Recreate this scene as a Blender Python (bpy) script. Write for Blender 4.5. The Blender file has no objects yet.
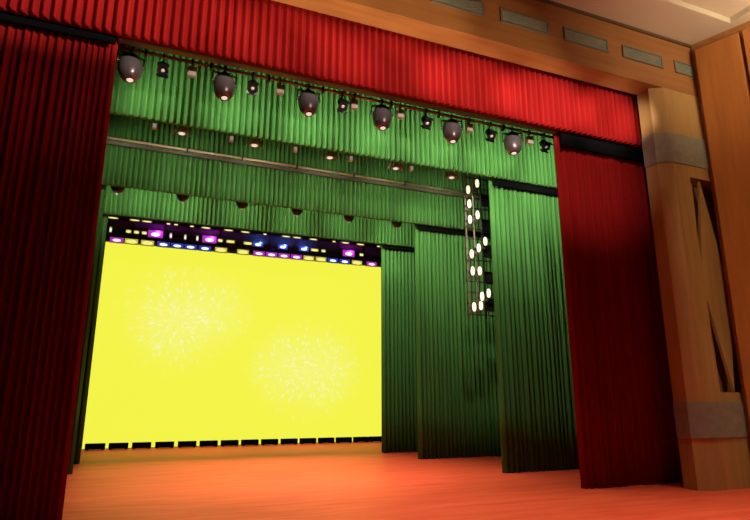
import bpy, bmesh, math, random
from mathutils import Vector, Matrix, Euler, Quaternion
R = math.radians
random.seed(7)
sc = bpy.context.scene
col = sc.collection

# ------------------------------------------------------------------ helpers
def link(o, parent=None):
    col.objects.link(o)
    if parent is not None:
        o.parent = parent
    return o

def tag(o, label=None, cat=None, group=None, kind=None):
    if label: o['label'] = label
    if cat: o['category'] = cat
    if group: o['group'] = group
    if kind: o['kind'] = kind
    return o

def empty(name, loc, rot=(0, 0, 0)):
    o = bpy.data.objects.new(name, None)
    o.empty_display_size = 0.1
    o.location = loc
    o.rotation_euler = rot
    return link(o)

def obj(name, bm, mat, parent=None, smooth=False, bevel=0.0, loc=None):
    bmesh.ops.recalc_face_normals(bm, faces=bm.faces)
    me = bpy.data.meshes.new(name)
    bm.to_mesh(me); bm.free()
    me.materials.append(mat)
    if smooth:
        for p in me.polygons: p.use_smooth = True
    o = bpy.data.objects.new(name, me)
    if loc: o.location = loc
    link(o, parent)
    if bevel:
        md = o.modifiers.new('bevel', 'BEVEL'); md.width = bevel; md.segments = 2; md.limit_method = 'ANGLE'
    return o

def box(bm, x0, x1, y0, y1, z0, z1):
    v = [bm.verts.new((x, y, z)) for x in (x0, x1) for y in (y0, y1) for z in (z0, z1)]
    for f in ((0, 1, 3, 2), (4, 6, 7, 5), (0, 4, 5, 1), (2, 3, 7, 6), (0, 2, 6, 4), (1, 5, 7, 3)):
        bm.faces.new([v[i] for i in f])
    return v

def prism(bm, pts, z0, z1):
    a = [bm.verts.new((p[0], p[1], z0)) for p in pts]
    b = [bm.verts.new((p[0], p[1], z1)) for p in pts]
    n = len(pts)
    bm.faces.new(a[::-1]); bm.faces.new(b)
    for i in range(n):
        bm.faces.new((a[i], a[(i+1) % n], b[(i+1) % n], b[i]))

def tube(bm, p, q, r, n=10):
    p = Vector(p); q = Vector(q); d = (q - p).normalized()
    s = d.orthogonal().normalized(); t = d.cross(s)
    ra = [bm.verts.new(p + r * (math.cos(2*math.pi*i/n) * s + math.sin(2*math.pi*i/n) * t)) for i in range(n)]
    rb = [bm.verts.new(q + r * (math.cos(2*math.pi*i/n) * s + math.sin(2*math.pi*i/n) * t)) for i in range(n)]
    for i in range(n):
        bm.faces.new((ra[i], ra[(i+1) % n], rb[(i+1) % n], rb[i]))
    bm.faces.new(ra[::-1]); bm.faces.new(rb)

def lathe(bm, prof, n=24, M=None):
    """profile of (radius, z) turned about the z axis"""
    rings = []
    for r, z in prof:
        if r < 1e-5:
            rings.append([bm.verts.new((0, 0, z))])
        else:
            rings.append([bm.verts.new((r*math.cos(2*math.pi*i/n), r*math.sin(2*math.pi*i/n), z)) for i in range(n)])
    for a, b in zip(rings, rings[1:]):
        for i in range(n):
            j = (i+1) % n
            if len(a) == 1 and len(b) == 1: continue
            if len(a) == 1: bm.faces.new((a[0], b[i], b[j]))
            elif len(b) == 1: bm.faces.new((a[i], a[j], b[0]))
            else: bm.faces.new((a[i], a[j], b[j], b[i]))
    for rg, rev in ((rings[0], True), (rings[-1], False)):
        if len(rg) > 1: bm.faces.new(rg[::-1] if rev else rg)
    if M is not None:
        bmesh.ops.transform(bm, matrix=M, verts=bm.verts)

def hook(bm, drop):
    """an open ring clamp round a pipe of radius .03 along x, with a neck below it"""
    n = 16; w = .014; ri, ro = .045, .062
    rg = []
    for r, x in ((ri, -w), (ro, -w), (ro, w), (ri, w)):
        rg.append([bm.verts.new((x, r*math.cos(2*math.pi*i/n), r*math.sin(2*math.pi*i/n))) for i in range(n)])
    for k in range(4):
        a, b = rg[k], rg[(k+1) % 4]
        for i in range(n):
            bm.faces.new((a[i], a[(i+1) % n], b[(i+1) % n], b[i]))
    tube(bm, (0, 0, -.056), (0, 0, -drop), .016, 8)

def dup(root, loc, label=None, group=None, rot=None):
    r = root.copy(); col.objects.link(r); r.location = loc
    if rot is not None: r.rotation_euler = rot
    if label: r['label'] = label
    if group: r['group'] = group
    for ch in list(root.children):
        c = ch.copy(); col.objects.link(c); c.parent = r
        for g in ch.children:
            d = g.copy(); col.objects.link(d); d.parent = c
    return r

# ------------------------------------------------------------------ materials
def srgb(r, g, b):
    f = lambda c: (c/255/12.92) if c/255 <= .04045 else ((c/255+.055)/1.055)**2.4
    return (f(r), f(g), f(b), 1)

def mat(name, c, rough=.6, metal=0, emit=None, es=1, sheen=0, spec=.5, coat=0):
    m = bpy.data.materials.new(name); m.use_nodes = True
    b = m.node_tree.nodes['Principled BSDF']
    b.inputs['Base Color'].default_value = c if len(c) == 4 else (*c, 1)
    b.inputs['Roughness'].default_value = rough
    b.inputs['Metallic'].default_value = metal
    b.inputs['Specular IOR Level'].default_value = spec
    b.inputs['Sheen Weight'].default_value = sheen
    b.inputs['Coat Weight'].default_value = coat
    if emit:
        b.inputs['Emission Color'].default_value = emit if len(emit) == 4 else (*emit, 1)
        b.inputs['Emission Strength'].default_value = es
    return m

def noisy(name, c1, c2, scale=(1, 1, 1), nscale=4, detail=5, rough=.5, bump=0, spec=.5, sheen=0, dist=0, lo=.3, hi=.7):
    m = mat(name, c1, rough, spec=spec, sheen=sheen)
    nt = m.node_tree; N = nt.nodes; L = nt.links; b = N['Principled BSDF']
    tc = N.new('ShaderNodeTexCoord'); mp = N.new('ShaderNodeMapping'); mp.inputs['Scale'].default_value = scale
    nz = N.new('ShaderNodeTexNoise'); nz.inputs['Scale'].default_value = nscale; nz.inputs['Detail'].default_value = detail
    nz.inputs['Distortion'].default_value = dist
    cr = N.new('ShaderNodeValToRGB'); cr.color_ramp.elements[0].color = (*c1[:3], 1); cr.color_ramp.elements[1].color = (*c2[:3], 1)
    cr.color_ramp.elements[0].position = lo; cr.color_ramp.elements[1].position = hi
    L.new(tc.outputs['Object'], mp.inputs['Vector']); L.new(mp.outputs['Vector'], nz.inputs['Vector'])
    L.new(nz.outputs['Fac'], cr.inputs['Fac']); L.new(cr.outputs['Color'], b.inputs['Base Color'])
    if bump:
        bp = N.new('ShaderNodeBump'); bp.inputs['Strength'].default_value = bump; bp.inputs['Distance'].default_value = .01
        L.new(nz.outputs['Fac'], bp.inputs['Height']); L.new(bp.outputs['Normal'], b.inputs['Normal'])
    return m

M = {}
M['red'] = noisy('red_velvet', (.17, .0055, .0045), (.23, .0085, .0075), (6, 6, .15), 3, 3, .9, spec=.03)
M['green'] = noisy('green_velvet', (.046, .152, .033), (.064, .204, .045), (6, 6, .15), 3, 3, .85, spec=.06)
M['floor'] = noisy('stage_wood', (.70, .072, .028), (.88, .130, .050), (.35, 2.2, 1), 2.2, 7, .5, spec=.22, dist=.4, lo=.3, hi=.72)
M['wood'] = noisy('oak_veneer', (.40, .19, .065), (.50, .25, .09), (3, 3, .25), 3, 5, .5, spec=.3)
M['pilaster_wood'] = noisy('oak_veneer_light', (.35, .195, .062), (.43, .255, .088), (3, 3, .25), 3, 5, .5, spec=.3)  # oak of the pilaster face and lozenge board
M['panel'] = noisy('cherry_panel', (.34, .125, .028), (.42, .16, .038), (3, 3, .2), 3, 5, .45, spec=.3)
M['header'] = noisy('orange_veneer', (.27, .110, .030), (.34, .145, .042), (.25, 3, 3), 3, 5, .5, spec=.3)
M['stone'] = noisy('grey_stone', (.19, .175, .125), (.25, .23, .165), (1, 1, 1), 6, 6, .6, bump=.1)
M['ceiling'] = noisy('cream_plaster', (.56, .47, .33), (.62, .52, .37), (.4, 1, 1), 2, 4, .8)
M['vent'] = noisy('vent_grey', (.18, .19, .135), (.24, .245, .17), (1, 1, 1), 5, 3, .6)
M['vent_frame'] = mat('vent_frame', (.15, .135, .09), .5)
M['black'] = mat('shadow_black', (.003, .003, .003), .95, spec=.02)
M['blackwall'] = mat('black_wall', (.010, .009, .008), .9, spec=.1)
M['rail'] = mat('brown_grey_rail', (.075, .062, .042), .5)
M['pipe'] = mat('steel_pipe', (.32, .25, .14), .4, .2)
M['gun'] = mat('gunmetal', (.17, .14, .135), .3, .5, coat=.6)
M['dark'] = mat('dark_metal', (.012, .012, .012), .45, .2)
M['grey'] = mat('grey_housing', (.30, .27, .20), .5)
M['white_h'] = mat('pale_housing', (.55, .52, .46), .4)
M['glint'] = mat('lens_glint', (.9, .8, .7), .2, emit=(1, .88, .75), es=.7)
M['soft_lens'] = mat('dim_lens', (.5, .45, .42), .2, emit=(1, .9, .8), es=.25)
M['bulb'] = mat('cream_bulb', (.9, .85, .7), .3, emit=(1, .88, .58), es=1.15)

# ------------------------------------------------------------------ stage shell
def struct(name, bm, m, parent=None, **k):
    o = obj(name, bm, m, parent, **k)
    if parent is None: o['kind'] = 'structure'
    return o

bm = bmesh.new(); box(bm, -8, 17, -4, 24, -.25, 0)
struct('floor', bm, M['floor'])
bm = bmesh.new(); box(bm, -8, 17, 23.2, 23.4, 0, 11)
struct('wall_back', bm, M['blackwall'])
bm = bmesh.new(); box(bm, -6.2, -6, 8.4, 23.2, 0, 11)
struct('wall_left', bm, M['blackwall'])
bm = bmesh.new(); box(bm, 13.5, 13.7, 8.4, 23.2, 0, 11)
struct('wall_stage_right', bm, M['blackwall'])
bm = bmesh.new(); box(bm, -6.2, 13.7, 8.4, 23.4, 11, 11.2)
struct('ceiling_stage', bm, M['blackwall'])

# auditorium ceiling over the apron, with one raised panel
bm = bmesh.new()
box(bm, -8, 17, 7.02, 8.4, 9.4, 11.2)
box(bm, 11.08, 17, -4, 7.02, 9.4, 11.2)
box(bm, -8, 11.08, -4, 7.02, 9.52, 11.2)
struct('ceiling', bm, M['ceiling'], bevel=.01)

# proscenium header above the opening
bm = bmesh.new()
box(bm, -6.2, 13.5, 7.94, 8.4, 8.13, 9.4)
struct('trim_1', bm, M['header'], bevel=.008)
# dark moulding where header and ceiling meet
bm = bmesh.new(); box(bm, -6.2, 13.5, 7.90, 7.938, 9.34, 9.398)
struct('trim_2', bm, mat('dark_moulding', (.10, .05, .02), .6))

# right proscenium pilaster: reveal, chamfer, front face with a tall niche, two stone bands
PX = [(9.70, 8.40), (9.70, 8.10), (9.96, 7.94)]      # plan of the reveal and the chamfer
NX0, NX1, NZ0, NZ1 = 10.40, 11.20, 1.75, 6.14
pil = empty('trim_3', (9.7, 8.4, 0)); pil['kind'] = 'structure'
def at0(bm): bmesh.ops.translate(bm, vec=(-9.7, -8.4, 0), verts=bm.verts); return bm
bm = bmesh.new()
prism(bm, [PX[0], PX[1], PX[2], (NX0, 7.94), (NX0, 8.40)], 0, 8.13)
box(bm, NX0, 12.2, 7.94, 8.40, 0, NZ0)
box(bm, NX0, 12.2, 7.94, 8.40, NZ1, 8.13)
struct('pilaster_face', at0(bm), M['pilaster_wood'], pil)
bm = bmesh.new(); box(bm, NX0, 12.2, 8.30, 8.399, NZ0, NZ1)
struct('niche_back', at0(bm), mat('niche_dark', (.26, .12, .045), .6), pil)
for z0, z1 in ((.92, 1.57), (6.40, 7.07)):
    bm = bmesh.new()
    e = .035
    prism(bm, [(9.7-e, 8.39), (9.7-e, 8.10-e*.6), (9.96-e*.3, 7.94-e), (12.1, 7.94-e), (12.1, 7.99), (9.98, 7.99), (9.75, 8.12), (9.75, 8.39)], z0, z1)
    struct('stone_band', at0(bm), M['stone'], pil, bevel=.006)
# lozenge shaped board standing in the niche
bm = bmesh.new()
pts = [(10.76, NZ1-.01), (10.42, 3.85), (10.90, NZ0+.01), (11.18, 3.85)]
a = [bm.verts.new((x, 8.00, z)) for x, z in pts]; b = [bm.verts.new((x, 8.06, z)) for x, z in pts]
bm.faces.new(a); bm.faces.new(b[::-1])
for i in range(4): bm.faces.new((a[i], a[(i+1) % 4], b[(i+1) % 4], b[i]))
struct('lozenge_board', at0(bm), M['pilaster_wood'], pil)
bm = bmesh.new(); box(bm, 10.60, 10.63, 8.20, 8.25, NZ0, NZ1); box(bm, 10.74, 10.77, 8.20, 8.25, NZ0, NZ1)
struct('niche_strip', at0(bm), M['wood'], pil)

# splayed auditorium wall beside the pilaster, clad in two veneer panels
wd = Vector((.342, -.940, 0)); wn = Vector((.940, .342, 0))
P0 = Vector((10.86, 7.76, 0))
def wallquad(bm, s0, s1, d0, d1, z0, z1):
    pts = [P0 + wd*s0 + wn*d0, P0 + wd*s1 + wn*d0, P0 + wd*s1 + wn*d1, P0 + wd*s0 + wn*d1]
    prism(bm, [(p.x, p.y) for p in pts], z0, z1)
bm = bmesh.new(); wallquad(bm, -.1, 11, .16, .6, 0, 9.399)
struct('wall_right', bm, M['header'])
for i, (s0, s1) in enumerate(((0, .86), (.93, 3.2), (3.27, 5.6))):
    bm = bmesh.new(); wallquad(bm, s0, s1, 0, .159, 0, 9.16)
    struct('trim_%d' % (4+i), bm, M['panel'], bevel=.01)

# air vents in the header
def vent(x, label):
    t = empty('air_vent', (x, 7.94, 8.74)); tag(t, label, 'vent', 'grey vents in the wooden header')
    bm = bmesh.new()
    w, h = .57, .15
    box(bm, -w, w, -.03, -.002, h-.03, h); box(bm, -w, w, -.03, -.002, -h, -h+.03)
    box(bm, -w, -w+.04, -.03, -.002, -h+.03, h-.03); box(bm, w-.04, w, -.03, -.002, -h+.03, h-.03)
    obj('frame', bm, M['vent_frame'], t)
    bm = bmesh.new()
    box(bm, -w+.04, w-.04, -.008, -.002, -h+.03, h-.03)
    for k in range(6):
        z = -h+.05 + k*.04
        box(bm, -w+.04, w-.04, -.022, -.008, z-.010, z+.006)
    obj('grille', bm, M['vent'], t)
nm = ['grey air vent in the header farthest from the wood panelled wall',
      'grey air vent in the header, fourth from the wood panelled wall',
      'grey air vent in the header, third from the wood panelled wall',
      'grey air vent in the header, second from the wood panelled wall',
      'grey air vent in the header half hidden by the wood panelled wall']
for x, l in zip((4.92, 6.42, 7.93, 9.46, 10.96), nm): vent(x, l)

# ------------------------------------------------------------------ drapes
def drape(name, x0, x1, y, z0, z1, period, depth, m, label, cat, group=None, rows=2, irr=0., flare=0., seed=1, spp=10, sharp=.8):
    """a pleated cloth with thickness: rounded folds, the front towards -y"""
    rnd = random.Random(seed)
    edges = [x0]
    while edges[-1] < x1 - period*.6:
        edges.append(edges[-1] + period*(1 + rnd.uniform(-irr, irr)))
    k = (x1-x0)/(edges[-1]-x0)
    edges = [x0 + (e-x0)*k for e in edges]
    amps = [depth*(1 + rnd.uniform(-irr, irr)*1.2) for _ in edges]
    offs = [rnd.uniform(-1, 1)*depth*irr*1.5 for _ in edges]
    line = []
    for i in range(len(edges)-1):
        for s in range(spp):
            u = s/spp
            o = offs[i]*(1-u) + offs[i+1]*u
            line.append((edges[i] + (edges[i+1]-edges[i])*u, o - amps[i]*(.5-.5*math.cos(2*math.pi*u))**sharp, u))
    line.append((x1, offs[-1], 0))
    bm = bmesh.new()
    ph = rnd.uniform(0, 6)
    front = []; back = []
    for r in range(rows):
        v = r/(rows-1); z = z0 + (z1-z0)*v
        g = 1 + flare*(1-v)
        fr = []; bk = []
        for (x, d, u) in line:
            wob = irr*.05*math.sin(x*5.1+ph + v*4)*(1-v)
            fr.append(bm.verts.new((x + wob*.5, y + d*g + wob, z)))
            bk.append(bm.verts.new((x + wob*.5, y + depth*.5 + .012 + abs(wob), z)))
        front.append(fr); back.append(bk)
    n = len(line)
    for r in range(rows-1):
        for i in range(n-1):
            bm.faces.new((front[r][i], front[r][i+1], front[r+1][i+1], front[r+1][i]))
            bm.faces.new((back[r][i], back[r+1][i], back[r+1][i+1], back[r][i+1]))
        bm.faces.new((front[r][0], front[r+1][0], back[r+1][0], back[r][0]))
        bm.faces.new((front[r][-1], back[r][-1], back[r+1][-1], front[r+1][-1]))
    for i in range(n-1):
        bm.faces.new((front[0][i], back[0][i], back[0][i+1], front[0][i+1]))
        bm.faces.new((front[-1][i], front[-1][i+1], back[-1][i+1], back[-1][i]))
    o = obj(name, bm, m, smooth=True)
    # keep the creases between the folds crisp
    tag(o, label, cat, group)
    return o

# overhead cloths reach up to their battens just under the stage ceiling
drape('valance', -5.6, 11.6, 8.70, 7.08, 10.9, .137, .115, M['red'], 'bright red pleated valance across the top of the stage opening', 'curtain', irr=.025, seed=3)
drape('stage_curtain', -5.6, -.70, 9.08, .004, 10.9, .100, .065, M['red'], 'dark red stage curtain whose foot drops out of view beside the yellow screen', 'curtain', 'red stage curtains', rows=10, irr=.22, flare=.15, seed=5)
drape('stage_curtain', 7.93, 11.0, 9.08, .004, 10.9, .13, .075, M['red'], 'dark red stage curtain hanging beside the wooden pilaster', 'curtain', 'red stage curtains', rows=10, irr=.3, flare=.1, seed=8)

GB = 'green pleated borders'
drape('border_curtain', -4.4, 11.6, 11.36, 7.02, 10.9, .128, .108, M['green'], 'bright green pleated border behind the row of egg-shaped spotlights', 'curtain', GB, irr=.025, seed=11)
drape('border_curtain', -4.4, 11.6, 14.92, 6.79, 10.9, .128, .108, M['green'], 'middle green border below the brass-coloured pipe', 'curtain', GB, irr=.025, seed=12)
drape('border_curtain', -4.4, 11.6, 17.12, 6.70, 10.9, .128, .108, M['green'], 'lowest green border just above the coloured lamp rows', 'curtain', GB, irr=.025, seed=13)

GL = 'tall green wing curtains'
def leg(x0, x1, y, label, seed):
    return drape('wing_curtain', x0, x1, y, .004, 10.9, .135, .085, M['green'], label, 'curtain', GL, rows=9, irr=.13, flare=.12, seed=seed)
leg(7.96, 11.2, 11.66, 'tall green wing curtain next to the dark red curtain by the pilaster', 21)
leg(7.60, 11.4, 15.22, 'middle green wing curtain behind the hanging lamp ladder', 22)
leg(7.46, 11.4, 17.50, 'farthest green wing curtain beside the edge of the yellow screen', 23)
leg(-4.2, -.94, 11.66, 'nearest green wing curtain tucked behind the large dark red curtain', 24)
leg(-4.2, -1.06, 15.22, 'green wing curtain, a sliver showing past the large dark red curtain', 25)
leg(-4.2, -1.08, 17.50, 'green wing curtain, thin strip touching the screen side near the dark red curtain', 26)

# black strips standing in for the shadow band over the curtain heads
def shadow_band(x0, x1, y0, y1, z0, z1, label):
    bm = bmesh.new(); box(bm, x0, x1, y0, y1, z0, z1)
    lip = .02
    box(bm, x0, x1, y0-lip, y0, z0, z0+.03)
    tag(obj('shadow_strip', bm, M['black'], bevel=.006), label, 'shadow_band', 'black shadow strips')
shadow_band(-5.6, -.72, 8.835, 8.88, 6.98, 7.40, 'black shadow strip over the large dark red curtain')
shadow_band(7.90, 11.0, 8.835, 8.88, 6.80, 7.40, 'black shadow strip over the red curtain beside the pilaster')
shadow_band(7.93, 11.2, 11.462, 11.485, 6.86, 7.12, 'black shadow strip over the nearest green wing curtain')
shadow_band(7.57, 11.4, 15.03, 15.05, 6.66, 6.90, 'black shadow strip over the middle green wing curtain')
shadow_band(7.41, 11.4, 17.27, 17.32, 6.60, 6.82, 'black shadow strip over the farthest green wing curtain')

# ------------------------------------------------------------------ lighting pipes
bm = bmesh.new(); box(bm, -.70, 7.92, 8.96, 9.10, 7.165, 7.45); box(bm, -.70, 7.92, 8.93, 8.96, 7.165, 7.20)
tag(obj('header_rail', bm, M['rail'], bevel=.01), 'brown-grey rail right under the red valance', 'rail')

def batten(y, z, x0, x1, label, clamps, low_rail):
    t = empty('lighting_batten', (0, y, z)); tag(t, label, 'pipe', 'lighting pipes over the stage')
    bm = bmesh.new(); tube(bm, (x0, 0, 0), (x1, 0, 0), .03, 12); obj('pipe', bm, M['pipe'], t, smooth=True)
    if low_rail:
        bm = bmesh.new(); box(bm, x0, x1, .04, .09, -.13, -.05); obj('cable_tray', bm, M['rail'], t)
    for x in clamps:
        bm = bmesh.new(); box(bm, x-.022, x+.022, -.05, .05, -.08, .06); obj('clamp', bm, M['dark'], t, bevel=.008)
    for x in [x0 + .4 + k*(x1-x0-.8)/4 for k in range(5)]:
        bm = bmesh.new(); tube(bm, (x, 0, .03), (x, 0, 10.99-z), .006, 6); obj('hanging_cable', bm, M['dark'], t)
batten(9.70, 7.46, -2.5, 9.8, 'front lighting pipe under the red valance carrying egg-shaped spotlights', [-.30, .80, 1.85, 2.90, 4.35, 5.45, 7.05], False)
batten(14.45, 7.83, -3, 10.6, 'brass-coloured pipe in front of the middle green border', [.76, 2.15, 3.63, 5.3, 6.9], True)
batten(12.95, 7.86, -3, 10.6, 'dim pipe behind the bright green border carrying small pale lamps', [.25, 3.0, 5.1, 7.2], False)

# ------------------------------------------------------------------ egg-shaped spotlights
ordn = ['first', 'second', 'third', 'fourth', 'fifth', 'sixth', 'seventh', 'eighth', 'ninth', 'tenth', 'eleventh', 'twelfth', 'thirteenth',
        'fourteenth', 'fifteenth', 'sixteenth', 'seventeenth', 'eighteenth', 'nineteenth', 'twentieth']
def egg(loc, rz):
    t = empty('spotlight', loc, (0, 0, rz))
    bm = bmesh.new(); hook(bm, .12)
    obj('clamp', bm, M['dark'], t)
    bm = bmesh.new()      # yoke: bridge and two arms
    box(bm, -.222, .222, -.025, .025, -.12, -.10)
    for s in (-1, 1):
        box(bm, min(s*.205, s*.222), max(s*.205, s*.222), -.025, .025, -.29, -.12)
        tube(bm, (s*.185, 0, -.275), (s*.235, 0, -.275), .03, 10)
    obj('yoke', bm, M['dark'], t, bevel=.005)
    tilt = Matrix.Translation((0, 0, -.335)) @ Matrix.Rotation(R(-14), 4, 'X')
    bm = bmesh.new()
    lathe(bm, [(0, .27), (.06, .263), (.11, .235), (.155, .175), (.188, .08), (.197, -.02), (.187, -.12), (.155, -.205), (.11, -.26), (.068, -.285), (.062, -.272), (0, -.27)], 28, tilt)
    hs = obj('housing', bm, M['gun'], t, smooth=True)
    bm = bmesh.new()
    lathe(bm, [(.064, -.274), (.074, -.280), (.074, -.292), (.060, -.296), (.055, -.282)], 24, tilt)
    obj('lens_ring', bm, M['dark'], hs, smooth=True)
    bm = bmesh.new()
    lathe(bm, [(.056, -.272), (.056, -.284), (.036, -.292), (0, -.297)], 20, tilt)
    obj('lens', bm, M['glint'], hs, smooth=True)['label'] = 'small lens glowing as a glint'  # emission stands in for the highlight on the egg's lower end
    return t
proto = None
for i, x in enumerate((-.52, 1.05, 2.62, 4.15, 5.75, 7.29)):
    lab = '%s egg-shaped gunmetal spotlight from the left on the front pipe' % ordn[i]
    lx = (x, 9.70, 7.46)
    rz = R(18 - 9*i)
    if proto is None:
        proto = egg(lx, rz); tag(proto, lab, 'spotlight', 'egg-shaped spotlights on the front pipe')
    else:
        dup(proto, lx, lab, None, (0, 0, rz))

# small black spots between them
def small_spot(loc):
    t = empty('accent_light', loc)
    bm = bmesh.new(); hook(bm, .13); obj('hanger', bm, M['dark'], t)
    Mx = Matrix.Translation((0, 0, -.22)) @ Matrix.Rotation(R(-35), 4, 'X')
    bm = bmesh.new(); lathe(bm, [(.05, .12), (.075, .10), (.08, -.08), (.095, -.10), (.095, -.13), (.07, -.13), (.07, -.11), (0, -.11)], 16, Mx)
    can = obj('can', bm, M['dark'], t, smooth=False)
    for y0 in (-.105, .098):
        bm = bmesh.new(); box(bm, -.10, .10, y0, y0+.007, -.17, -.05)
        bmesh.ops.transform(bm, matrix=Mx, verts=bm.verts); obj('barn_door', bm, M['dark'], can)
    bm = bmesh.new(); lathe(bm, [(.032, -.109), (.03, -.118), (0, -.122)], 12, Mx); obj('lens', bm, M['soft_lens'], can, smooth=True)
    return t
proto = None
hosts = ['first', 'second', 'third', 'fourth', 'fifth', 'sixth']
for i, x in enumerate((.0, 1.55, 3.3, 5.14, 6.70, 8.15)):
    lab = 'small black barn-door light on the front pipe right of the %s egg-shaped spotlight' % hosts[i]
    if proto is None:
        proto = small_spot((x, 9.70, 7.46)); tag(proto, lab, 'light', 'small black lights on the front pipe')
    else: dup(proto, (x, 9.70, 7.46), lab)
# grey cans
def grey_can(loc):
    t = empty('flood_light', loc)
    bm = bmesh.new(); hook(bm, .10); obj('hanger', bm, M['dark'], t)
    bm = bmesh.new(); prism(bm, [(-.075, -.05), (.075, -.05), (.06, .06), (-.06, .06)], -.28, -.10); bd = obj('body', bm, M['grey'], t, bevel=.012)
    bm = bmesh.new(); box(bm, -.055, .055, -.058, -.051, -.26, -.12); obj('glass', bm, M['grey'], bd)
    return t
proto = None
for i, x in enumerate((.48, 2.07, 3.55, 4.55, 6.18, 7.75)):
    lab = 'small brownish flood light, %s of its kind from the left on the front pipe' % ordn[i]
    if proto is None:
        proto = grey_can((x, 9.70, 7.46)); tag(proto, lab, 'light', 'small brownish flood lights on the front pipe')
    else: dup(proto, (x, 9.70, 7.46), lab)

# second row: pale lamps peeping out below the bright green border
def pale_big(loc):
    t = empty('work_light', loc)
    bm = bmesh.new(); hook(bm, .16); obj('hanger', bm, M['dark'], t)
    bm = bmesh.new(); lathe(bm, [(.0, -.14), (.06, -.15), (.085, -.20), (.09, -.26), (.10, -.30), (.085, -.30), (0, -.285)], 16); hd = obj('head', bm, M['white_h'], t, smooth=True)
    for s in (-1, 1):
        bm = bmesh.new(); box(bm, -.012, .012, -.07, .07, -.10, .10)
        bmesh.ops.transform(bm, matrix=Matrix.Translation((s*.155, 0, -.24)) @ Matrix.Rotation(R(-22*s), 4, 'Y'), verts=bm.verts)
        fl = obj('flap', bm, M['grey'], t)
        bm = bmesh.new(); tube(bm, (s*.08, 0, -.2), (s*.15, 0, -.22), .01, 6); obj('flap_hinge', bm, M['dark'], fl)
    bm = bmesh.new(); lathe(bm, [(.075, -.292), (.06, -.315), (0, -.275)], 16); obj('lens', bm, M['glint'], hd, smooth=True)
    return t
proto = None
for i, x in enumerate((.53, 2.2, 4.10, 5.93, 7.62)):
    lab = 'pale two-flap work light below the bright green border, %s from the left' % ordn[i]
    if proto is None:
        proto = pale_big((x, 12.95, 7.86)); tag(proto, lab, 'light', 'pale two-flap lights behind the bright green border')
    else: dup(proto, (x, 12.95, 7.86), lab)
def pale_small(loc):
    t = empty('marker_light', loc)
    bm = bmesh.new(); hook(bm, .17); obj('hanger', bm, M['dark'], t)
    bm = bmesh.new(); box(bm, -.05, .05, -.05, .05, -.30, -.17); bd = obj('body', bm, M['white_h'], t, bevel=.012)
    bm = bmesh.new(); box(bm, -.035, .035, -.057, -.051, -.285, -.185); obj('lens', bm, M['soft_lens'], bd)
    return t
proto = None
for i, x in enumerate((-.06, 1.65, 3.2, 4.66, 6.38)):
    lab = 'tiny pale box light below the bright green border, %s from the left' % ordn[i]
    if proto is None:
        proto = pale_small((x, 12.95, 7.86)); tag(proto, lab, 'light', 'tiny pale box lights behind the bright green border')
    else: dup(proto, (x, 12.95, 7.86), lab)

# third row: dark domes hanging in front of the lowest border
def dome(loc):
    t = empty('dome_light', loc)
    bm = bmesh.new(); hook(bm, .17); obj('hanger', bm, M['dark'], t)
    bm = bmesh.new(); lathe(bm, [(.0, -.36), (.06, -.35), (.10, -.32), (.14, -.27), (.17, -.20), (.175, -.165), (0, -.155)], 18); sh = obj('shade', bm, M['dark'], t, smooth=True)
    bm = bmesh.new(); lathe(bm, [(.0, -.373), (.02, -.37), (.03, -.355), (.03, -.345)], 12); obj('finial', bm, M['gun'], sh, smooth=True)
    return t
proto = None
for i, x in enumerate((-.83, .83, 2.45, 4.08, 5.73, 7.35)):
    lab = 'dark dome light in front of the lowest green border, %s from the left' % ordn[i]
    if proto is None:
        proto = dome((x, 16.0, 7.30)); tag(proto, lab, 'light', 'dark dome lights under the middle green border')
    else: dup(proto, (x, 16.0, 7.30), lab)
batten(16.0, 7.30, -3, 10.6, 'thin pipe carrying the row of dark dome lights', [.1, 3.0, 5.1], False)

# ------------------------------------------------------------------ hanging lamp ladder
t = empty('lighting_ladder', (8.75, 13.1, 3.7)); tag(t, 'black hanging ladder frame beside the nearest green wing curtain', 'ladder')
for x in (-.63, -.38):
    bm = bmesh.new(); tube(bm, (x, 0, .12), (x, 0, 7.29), .022, 8); obj('lamp_rail', bm, M['grey'], t, smooth=True)
for x in (-.12, .42):
    bm = bmesh.new(); tube(bm, (x, 0, 0), (x, 0, 7.29), .03, 8); obj('rail', bm, M['dark'], t, smooth=True)
for k in range(14):
    bm = bmesh.new(); tube(bm, (-.70, -.0, .12+.30*k), (.42, 0, .12+.30*k), .018, 8); obj('rung', bm, M['dark'], t, smooth=True)
for k in range(5):
    bm = bmesh.new(); box(bm, -.08, .38, .03, .10, .25+.75*k, .60+.75*k); obj('ballast_box', bm, M['dark'], t, bevel=.01)
def bulb(loc):
    t = empty('ladder_lamp', loc)
    bm = bmesh.new(); lathe(bm, [(0, .12), (.03, .11), (.048, .07), (.055, .0), (.048, -.07), (.03, -.11), (0, -.12)], 14); obj('bulb', bm, M['bulb'], t, smooth=True)
    bm = bmesh.new(); tube(bm, (0, .0, 0), (0, .17, 0), .035, 8); obj('socket', bm, M['dark'], t)
    bm = bmesh.new(); box(bm, -.05, .05, .10, .16, -.19, -.13); tube(bm, (0, .13, -.13), (0, .13, 0), .012, 6); obj('bracket', bm, M['rail'], t)
    return t
lad = [(8.40, 7.49), (8.10, 7.26), (8.12, 6.85), (8.37, 6.56), (8.12, 6.40), (8.58, 5.83), (8.36, 5.62), (8.13, 5.43),
       (8.36, 4.98), (8.14, 4.96), (8.61, 4.39), (8.40, 4.29), (8.35, 4.04), (8.14, 3.99)]
proto = None
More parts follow.
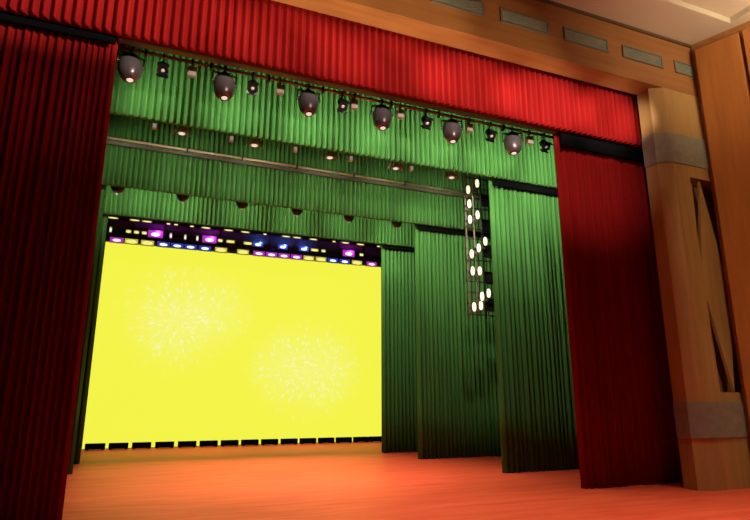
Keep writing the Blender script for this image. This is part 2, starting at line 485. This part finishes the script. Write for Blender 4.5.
for i, (x, z) in enumerate(lad):
    lab = ('glowing cream bulb on the hanging ladder, %s from the top' % ordn[i]) if i < 7 else ('glowing cream bulb on the hanging ladder, %s from the bottom' % (['lowest', 'second', 'third', 'fourth', 'fifth', 'sixth', 'seventh'][13-i]))
    lab = lab.replace('lowest from the bottom', 'lowest of them all')
    if proto is None:
        proto = bulb((x, 12.895, z)); tag(proto, lab, 'lamp', 'cream bulbs on the hanging ladder')
    else: dup(proto, (x, 12.895, z), lab)

# ------------------------------------------------------------------ yellow screen
sx, sy, sz = 4.10, 22.40, 0.0
scr = empty('led_screen', (sx, sy, sz)); tag(scr, 'huge bright yellow screen with faint white firework bursts at the back of stage', 'screen')
def burst_material():
    m = mat('yellow_screen', (.02, .02, .01), .5, spec=.1)
    nt = m.node_tree; N = nt.nodes; L = nt.links; b = N['Principled BSDF']
    tc = N.new('ShaderNodeTexCoord'); sp = N.new('ShaderNodeSeparateXYZ'); L.new(tc.outputs['Object'], sp.inputs[0])
    def math_(op, a, bb=None):
        n = N.new('ShaderNodeMath'); n.operation = op
        for k, v in enumerate((a, bb)):
            if v is None: continue
            if isinstance(v, (int, float)): n.inputs[k].default_value = v
            else: L.new(v, n.inputs[k])
        return n.outputs[0]
    total = None
    for cx, cz, rad in ((-2.7, 4.6, 2.5), (-2.9, 4.3, 1.7), (-1.3, 4.9, 1.7), (2.2, 2.75, 2.5), (1.2, 2.9, 1.7), (3.1, 2.8, 1.8)):
        dx = math_('SUBTRACT', sp.outputs[0], cx); dz = math_('SUBTRACT', sp.outputs[2], cz)
        r = math_('SQRT', math_('ADD', math_('MULTIPLY', dx, dx), math_('MULTIPLY', dz, dz)))
        an = math_('ARCTAN2', dz, dx)
        cb = N.new('ShaderNodeCombineXYZ')
        L.new(math_('MULTIPLY', an, 8.5), cb.inputs[0]); L.new(math_('MULTIPLY', r, 2.6), cb.inputs[1]); cb.inputs[2].default_value = cx*3
        vo = N.new('ShaderNodeTexVoronoi'); vo.inputs['Scale'].default_value = 1.0; L.new(cb.outputs[0], vo.inputs['Vector'])
        spark = N.new('ShaderNodeMapRange'); spark.inputs['From Min'].default_value = .34; spark.inputs['From Max'].default_value = .10
        L.new(vo.outputs['Distance'], spark.inputs['Value'])
        fall = N.new('ShaderNodeMapRange'); fall.interpolation_type = 'SMOOTHSTEP'
        fall.inputs['From Min'].default_value = rad; fall.inputs['From Max'].default_value = rad*.25
        L.new(r, fall.inputs['Value'])
        s = math_('MULTIPLY', math_('ADD', math_('MULTIPLY', spark.outputs[0], .75), .10), fall.outputs[0])
        total = s if total is None else math_('ADD', total, s)
    total = math_('MINIMUM', total, 1.0)
    mx = N.new('ShaderNodeMix'); mx.data_type = 'RGBA'
    mx.inputs['A'].default_value = srgb(243, 243, 72); mx.inputs['B'].default_value = srgb(250, 248, 205)
    L.new(math_('MULTIPLY', total, .8), mx.inputs['Factor'])
    L.new(mx.outputs['Result'], b.inputs['Emission Color']); b.inputs['Emission Strength'].default_value = 1.0
    return m
bm = bmesh.new(); box(bm, -5.46, 5.46, -.04, .04, .02, 7.20)
obj('display', bm, burst_material(), scr)
bm = bmesh.new(); box(bm, -5.46, 5.46, .041, .16, 0, 7.20)
for x in (-5.0, -1.7, 1.7, 5.0): box(bm, x-.05, x+.05, .16, .5, 0, 7.0)
obj('back_frame', bm, M['black'], scr)

# black blocks along the screen's foot
gx = [-1.31, -.60, .12, .85, 1.61, 2.34, 3.08, 3.81, 4.53, 5.27, 6.0, 6.73, 7.45, 8.17, 8.89, 9.50]
proto = None
for i in range(15):
    x = (gx[i]+gx[i+1])/2 + .0
    lab = 'black floor block under the yellow screen, %s from the left' % ordn[i]
    if proto is None:
        t = empty('floor_block', (x, 22.12, 0)); tag(t, lab, 'block', 'black blocks along the foot of the screen')
        bm = bmesh.new(); box(bm, -.305, .305, -.10, .12, .02, .205); obj('body', bm, M['black'], t, bevel=.01)
        for s in (-1, 1):
            bm = bmesh.new(); box(bm, s*.24-.04, s*.24+.04, -.08, .1, 0, .02); obj('foot', bm, M['dark'], t)
        proto = t
    else: dup(proto, (x, 22.12, 0), lab)

# ------------------------------------------------------------------ coloured lamp rig above the screen
rig = empty('lamp_rig', (4.1, 22.37, 7.205)); tag(rig, 'black lattice rig holding rows of coloured lamps above the yellow screen', 'rig')
for x in (-5.56, 5.54):
    bm = bmesh.new(); box(bm, x, x+.02, -.14, .06, -.06, 1.1); obj('end_plate', bm, M['dark'], rig)
for z in (.10, .43, .88):
    bm = bmesh.new(); tube(bm, (-5.5, 0, z), (5.5, 0, z), .025, 8); obj('bar', bm, M['dark'], rig, smooth=True)
for k in range(12):
    x = -5.5 + k
    bm = bmesh.new(); tube(bm, (x, 0, 0), (x, 0, 3.7), .02, 8); obj('upright', bm, M['dark'], rig, smooth=True)
bm = bmesh.new(); box(bm, -5.5, 5.5, .05, .08, .0, 1.1); obj('backing', bm, mat('rig_backing', (.045, .04, .045), .7), rig)

COLS = {
    'P': ('purple', (.70, .05, .80), (1, .62, 1)),
    'B': ('blue', (.035, .06, .62), (.62, .78, 1)),
    'Y': ('yellow', (.85, .72, .08), (1, .97, .22)),
    'y': ('pale yellow', (.55, .48, .10), (1, .93, .28)),
    'w': ('white', (.6, .55, .4), (1, .95, .8)),
}
LM = {}
for k, (nmx, glow, core) in COLS.items():
    LM[k] = (mat(nmx.replace(' ', '_')+'_glow', (.05, .05, .05), .4, emit=glow, es=.55 if k in 'PB' else .6),
             mat(nmx.replace(' ', '_')+'_core', (.3, .3, .3), .3, emit=core, es=1.6 if k in 'PB' else .9))
protos = {}
def led(kind, size, x, z, label, group):
    key = (kind, size)
    if key in protos:
        return dup(protos[key], (x, 22.22, z), label, group)
    w, h = size
    t = empty('stage_lamp', (x, 22.22, z)); tag(t, label, 'lamp', group)
    bm = bmesh.new(); box(bm, -w/2, w/2, .0, .07, -h/2, h/2); box(bm, -.02, .02, .07, .11, -h/2, h/2); obj('housing', bm, M['dark'], t)
    g, c = LM[kind]
    bm = bmesh.new(); box(bm, -w/2+.01, w/2-.01, -.025, -.001, -h/2+.01, h/2-.01); rf = obj('glow_plate', bm, g, t, bevel=.006)  # emissive plate imitating the glow around the lamp
    bm = bmesh.new()
    lathe(bm, [(1, .0), (.85, .5), (.5, .85), (0, 1)], 16)
    cw, ch = (w*.30, h*.26) if kind in 'PB' else (w*.40, h*.36)
    bmesh.ops.transform(bm, matrix=Matrix.Translation((0, -.026, -h*.08)) @ Matrix.Diagonal((cw, .02, ch, 1)) @ Matrix.Rotation(R(90), 4, 'X'), verts=bm.verts)
    obj('lens', bm, c, rf, smooth=True)
    protos[key] = t
    return t
bot = [(-.99, 'P'), (-.5, 'Y'), (.05, 'Y'), (.61, 'B'), (1.1, 'B'), (1.58, 'B'), (2.11, 'B'), (2.71, 'Y'), (3.55, 'Y'), (4.18, 'P'), (4.68, 'P'), (5.19, 'P'), (5.7, 'P'), (6.22, 'Y'), (6.74, 'Y'), (7.26, 'B'), (7.78, 'B'), (8.33, 'Y'), (9.0, 'P')]
mid = [(-1.23, 'w'), (-.63, 'y'), (-.36, 'y'), (-.09, 'y'), (.30, 'P'), (.84, 'w'), (1.36, 'w'), (1.80, 'w'), (2.25, 'P'), (2.66, 'y'), (3.05, 'Y'), (3.72, 'Y'), (4.12, 'B'), (5.12, 'B'), (6.0, 'B'), (6.46, 'Y'), (6.84, 'y'), (7.95, 'P'), (8.53, 'y')]
top = [-1.19, -.46, -.04, .72, .99, 1.57, 2.09, 2.95, 3.6, 4.38, 5.24, 5.7, 6.4, 7.29, 7.8, 8.48, 9.32]
for i, (x, k) in enumerate(bot):
    led(k, (.47, .20), x, 7.265, '%s lit lamp, %s from the left in the row touching the yellow screen' % (COLS[k][0], ordn[i]), 'lowest row of coloured lamps')
for i, (x, k) in enumerate(mid):
    s = {'P': (.54, .29), 'B': (.42, .22), 'Y': (.34, .13), 'y': (.20, .14), 'w': (.10, .22)}[k]
    led(k, s, x, 7.63, '%s lit lamp, %s from the left in the middle row above the screen' % (COLS[k][0], ordn[i]), 'middle row of coloured lamps')
for i, x in enumerate(top):
    s = (.16, .08) if i in (3, 4, 5, 9, 13, 16) else (.36, .08)
    led('y', s, x, 8.08, 'thin pale yellow lamp, %s from the left in the top row of the rig' % ordn[i], 'top row of thin yellow lamps')

# ------------------------------------------------------------------ light
def spot(name, loc, target, power, angle, blend=1., color=(1, .9, .78), size=.1):
    ld = bpy.data.lights.new(name, 'SPOT'); ld.energy = power; ld.spot_size = R(angle); ld.spot_blend = blend; ld.color = color; ld.shadow_soft_size = size
    o = bpy.data.objects.new(name, ld); o.location = loc
    d = Vector(target) - Vector(loc); o.rotation_euler = d.to_track_quat('-Z', 'Y').to_euler()
    return link(o)
def area(name, loc, target, power, sx, sy, color=(1, .85, .65), spread=180):
    ld = bpy.data.lights.new(name, 'AREA'); ld.shape = 'RECTANGLE'; ld.size = sx; ld.size_y = sy; ld.energy = power; ld.color = color; ld.spread = R(spread)
    o = bpy.data.objects.new(name, ld); o.location = loc
    d = Vector(target) - Vector(loc); o.rotation_euler = d.to_track_quat('-Z', 'Y').to_euler()
    return link(o)

# the purple and blue lamps of the middle row spill on the rig behind them
for x, k in mid:
    if k in 'PB':
        ld = bpy.data.lights.new('lamp_spill', 'POINT'); ld.energy = 22 if k == 'P' else 14; ld.color = (.8, .04, 1) if k == 'P' else (.1, .18, 1); ld.shadow_soft_size = .03
        o = bpy.data.objects.new('lamp_spill', ld); o.location = (x+.1, 22.14, 7.72); link(o)
# added fill spots on the valance, wide flat beams
for k in range(8):
    x = -2.6 + 1.75*k
    o = spot('valance_fill', (x+4.5-1.1*k, 2.2, 5.8), (x-.6, 8.7, 7.55), (600, 750, 900, 1050, 1250, 1750, 2000, 1500)[k]*3.1, 14.5, .9, (1, .86, .76), .06)
    o.scale = (2.2 if k < 5 else 1.75 if k < 7 else 1.15, 1, 1)
# added fills near the floor, aimed up at valance and header underside
for k in range(5):
    x = -.3 + 2.1*k
    o = spot('header_fill', (x+1.5, 2.2, .3), (x, 8.1, 8.35), (1500, 2400, 2500, 1200, 300)[k]*2.3, 10, 1., (1, .80, .56), .08)
    o.scale = (2.0, 1, 1)
spot('valance_fill', (5.4, 3.8, 6.4), (9.8, 8.7, 7.55), 1300, 10, 1., (1, .86, .76), .06)  # extra fill added for the valance's right end
# added soft fills without fixtures, high on the red curtains
spot('curtain_fill', (4.4, 3.4, 7.0), (8.2, 9.0, 6.5), 1650, 33, 1., (1, .86, .76), .1)
spot('curtain_fill', (3.2, 3.4, 6.8), (-1.6, 9.0, 6.9), 430, 36, 1., (1, .86, .76), .1)
# front pipe lamps: border one, nearest wings; last one added past the spotlights
for x in (-.62, 1.05, 2.62, 4.15, 5.75, 7.29, 8.85):
    spot('pipe_or_added_spot', (x, 9.85, 6.88), (x+1.3, 11.5, 7.2), 225, 112, .9, (1, .93, .8), .05)
for x in (-1.0, .53, 2.2, 4.1, 5.93, 7.62):  # leftmost spot added, no work light hangs there
    spot('pipe_or_added_spot', (x, 13.05, 7.2), (x+.9, 15.0, 6.9), 120, 112, .8, (1, .93, .8), .05)
for x in (-1.0, -.1, .83, 2.45, 4.08, 5.73, 7.35):  # spots added at the left to fill the border's dark end
    spot('pipe_or_added_spot', (x, 15.9, 6.75), (x+.6, 17.1, 7.0), 85, 120, .8, (1, .93, .8), .05)
# added fill spots aimed at the heads of the right wing curtains
spot('wing_fill', (6.6, 9.9, 6.9), (8.9, 11.6, 3.9), 420, 90, 1., (1, .93, .8), .06)
spot('wing_fill', (6.2, 13.1, 6.9), (9.0, 15.1, 5.8), 190, 90, 1., (1, .93, .8), .06)
spot('wing_fill', (6.2, 16.1, 6.7), (8.3, 17.4, 5.8), 110, 90, 1., (1, .93, .8), .06)
# added fills straight down on the stage floor, no lamps hang there
for y, z, p, xs, ang in ((4.6, 9.2, 1250, (1.0, 4.0, 7.0, 9.4), 66), (10.5, 8.6, 1250, (1.6, 3.6, 5.6), 56), (13.6, 8.8, 1450, (1.2, 3.4, 5.6), 56), (17.0, 8.6, 1300, (1.2, 3.4, 5.6), 58), (20.3, 8.6, 800, (1.0, 4.0, 7.0), 46)):
    for x in xs:
        spot('floor_fill', (x, y, z), (x, y, 0), p*1.0, ang, 1.0, (1, .88, .70), .2)
# added fills on the pilaster and the auditorium ceiling, then the cove light
o = spot('pilaster_fill', (6.4, .5, 6.5), (10.95, 7.7, 4.6), 780, 62, .7, (1, .78, .47), .3); o.scale = (.27, 1, 1)
spot('ceiling_fill', (9.6, 3.2, 7.2), (10.6, 6.2, 9.5), 640, 100, 1., (1, .82, .58), .15)
spot('cove_light', (11.05, 5.4, 8.9), (11.2, 6.9, 9.4), 60, 120, 1., (1, .84, .60), .1)

w = bpy.data.worlds.new('world'); sc.world = w; w.use_nodes = True
w.node_tree.nodes['Background'].inputs[0].default_value = (1, .8, .6, 1); w.node_tree.nodes['Background'].inputs[1].default_value = .01

# ------------------------------------------------------------------ camera
cd = bpy.data.cameras.new('camera'); cd.sensor_width = 36; cd.lens = 576/750*36; cd.clip_end = 200
cam = bpy.data.objects.new('camera', cd); cam.location = (0, 0, 1.6); cam.rotation_euler = (R(90+13.7), 0, R(-22.4)); link(cam)
sc.camera = cam
sc.view_settings.view_transform = 'Standard'; sc.view_settings.look = 'None'; sc.view_settings.exposure = 0; sc.view_settings.gamma = 1
sc.view_settings.use_curve_mapping = False
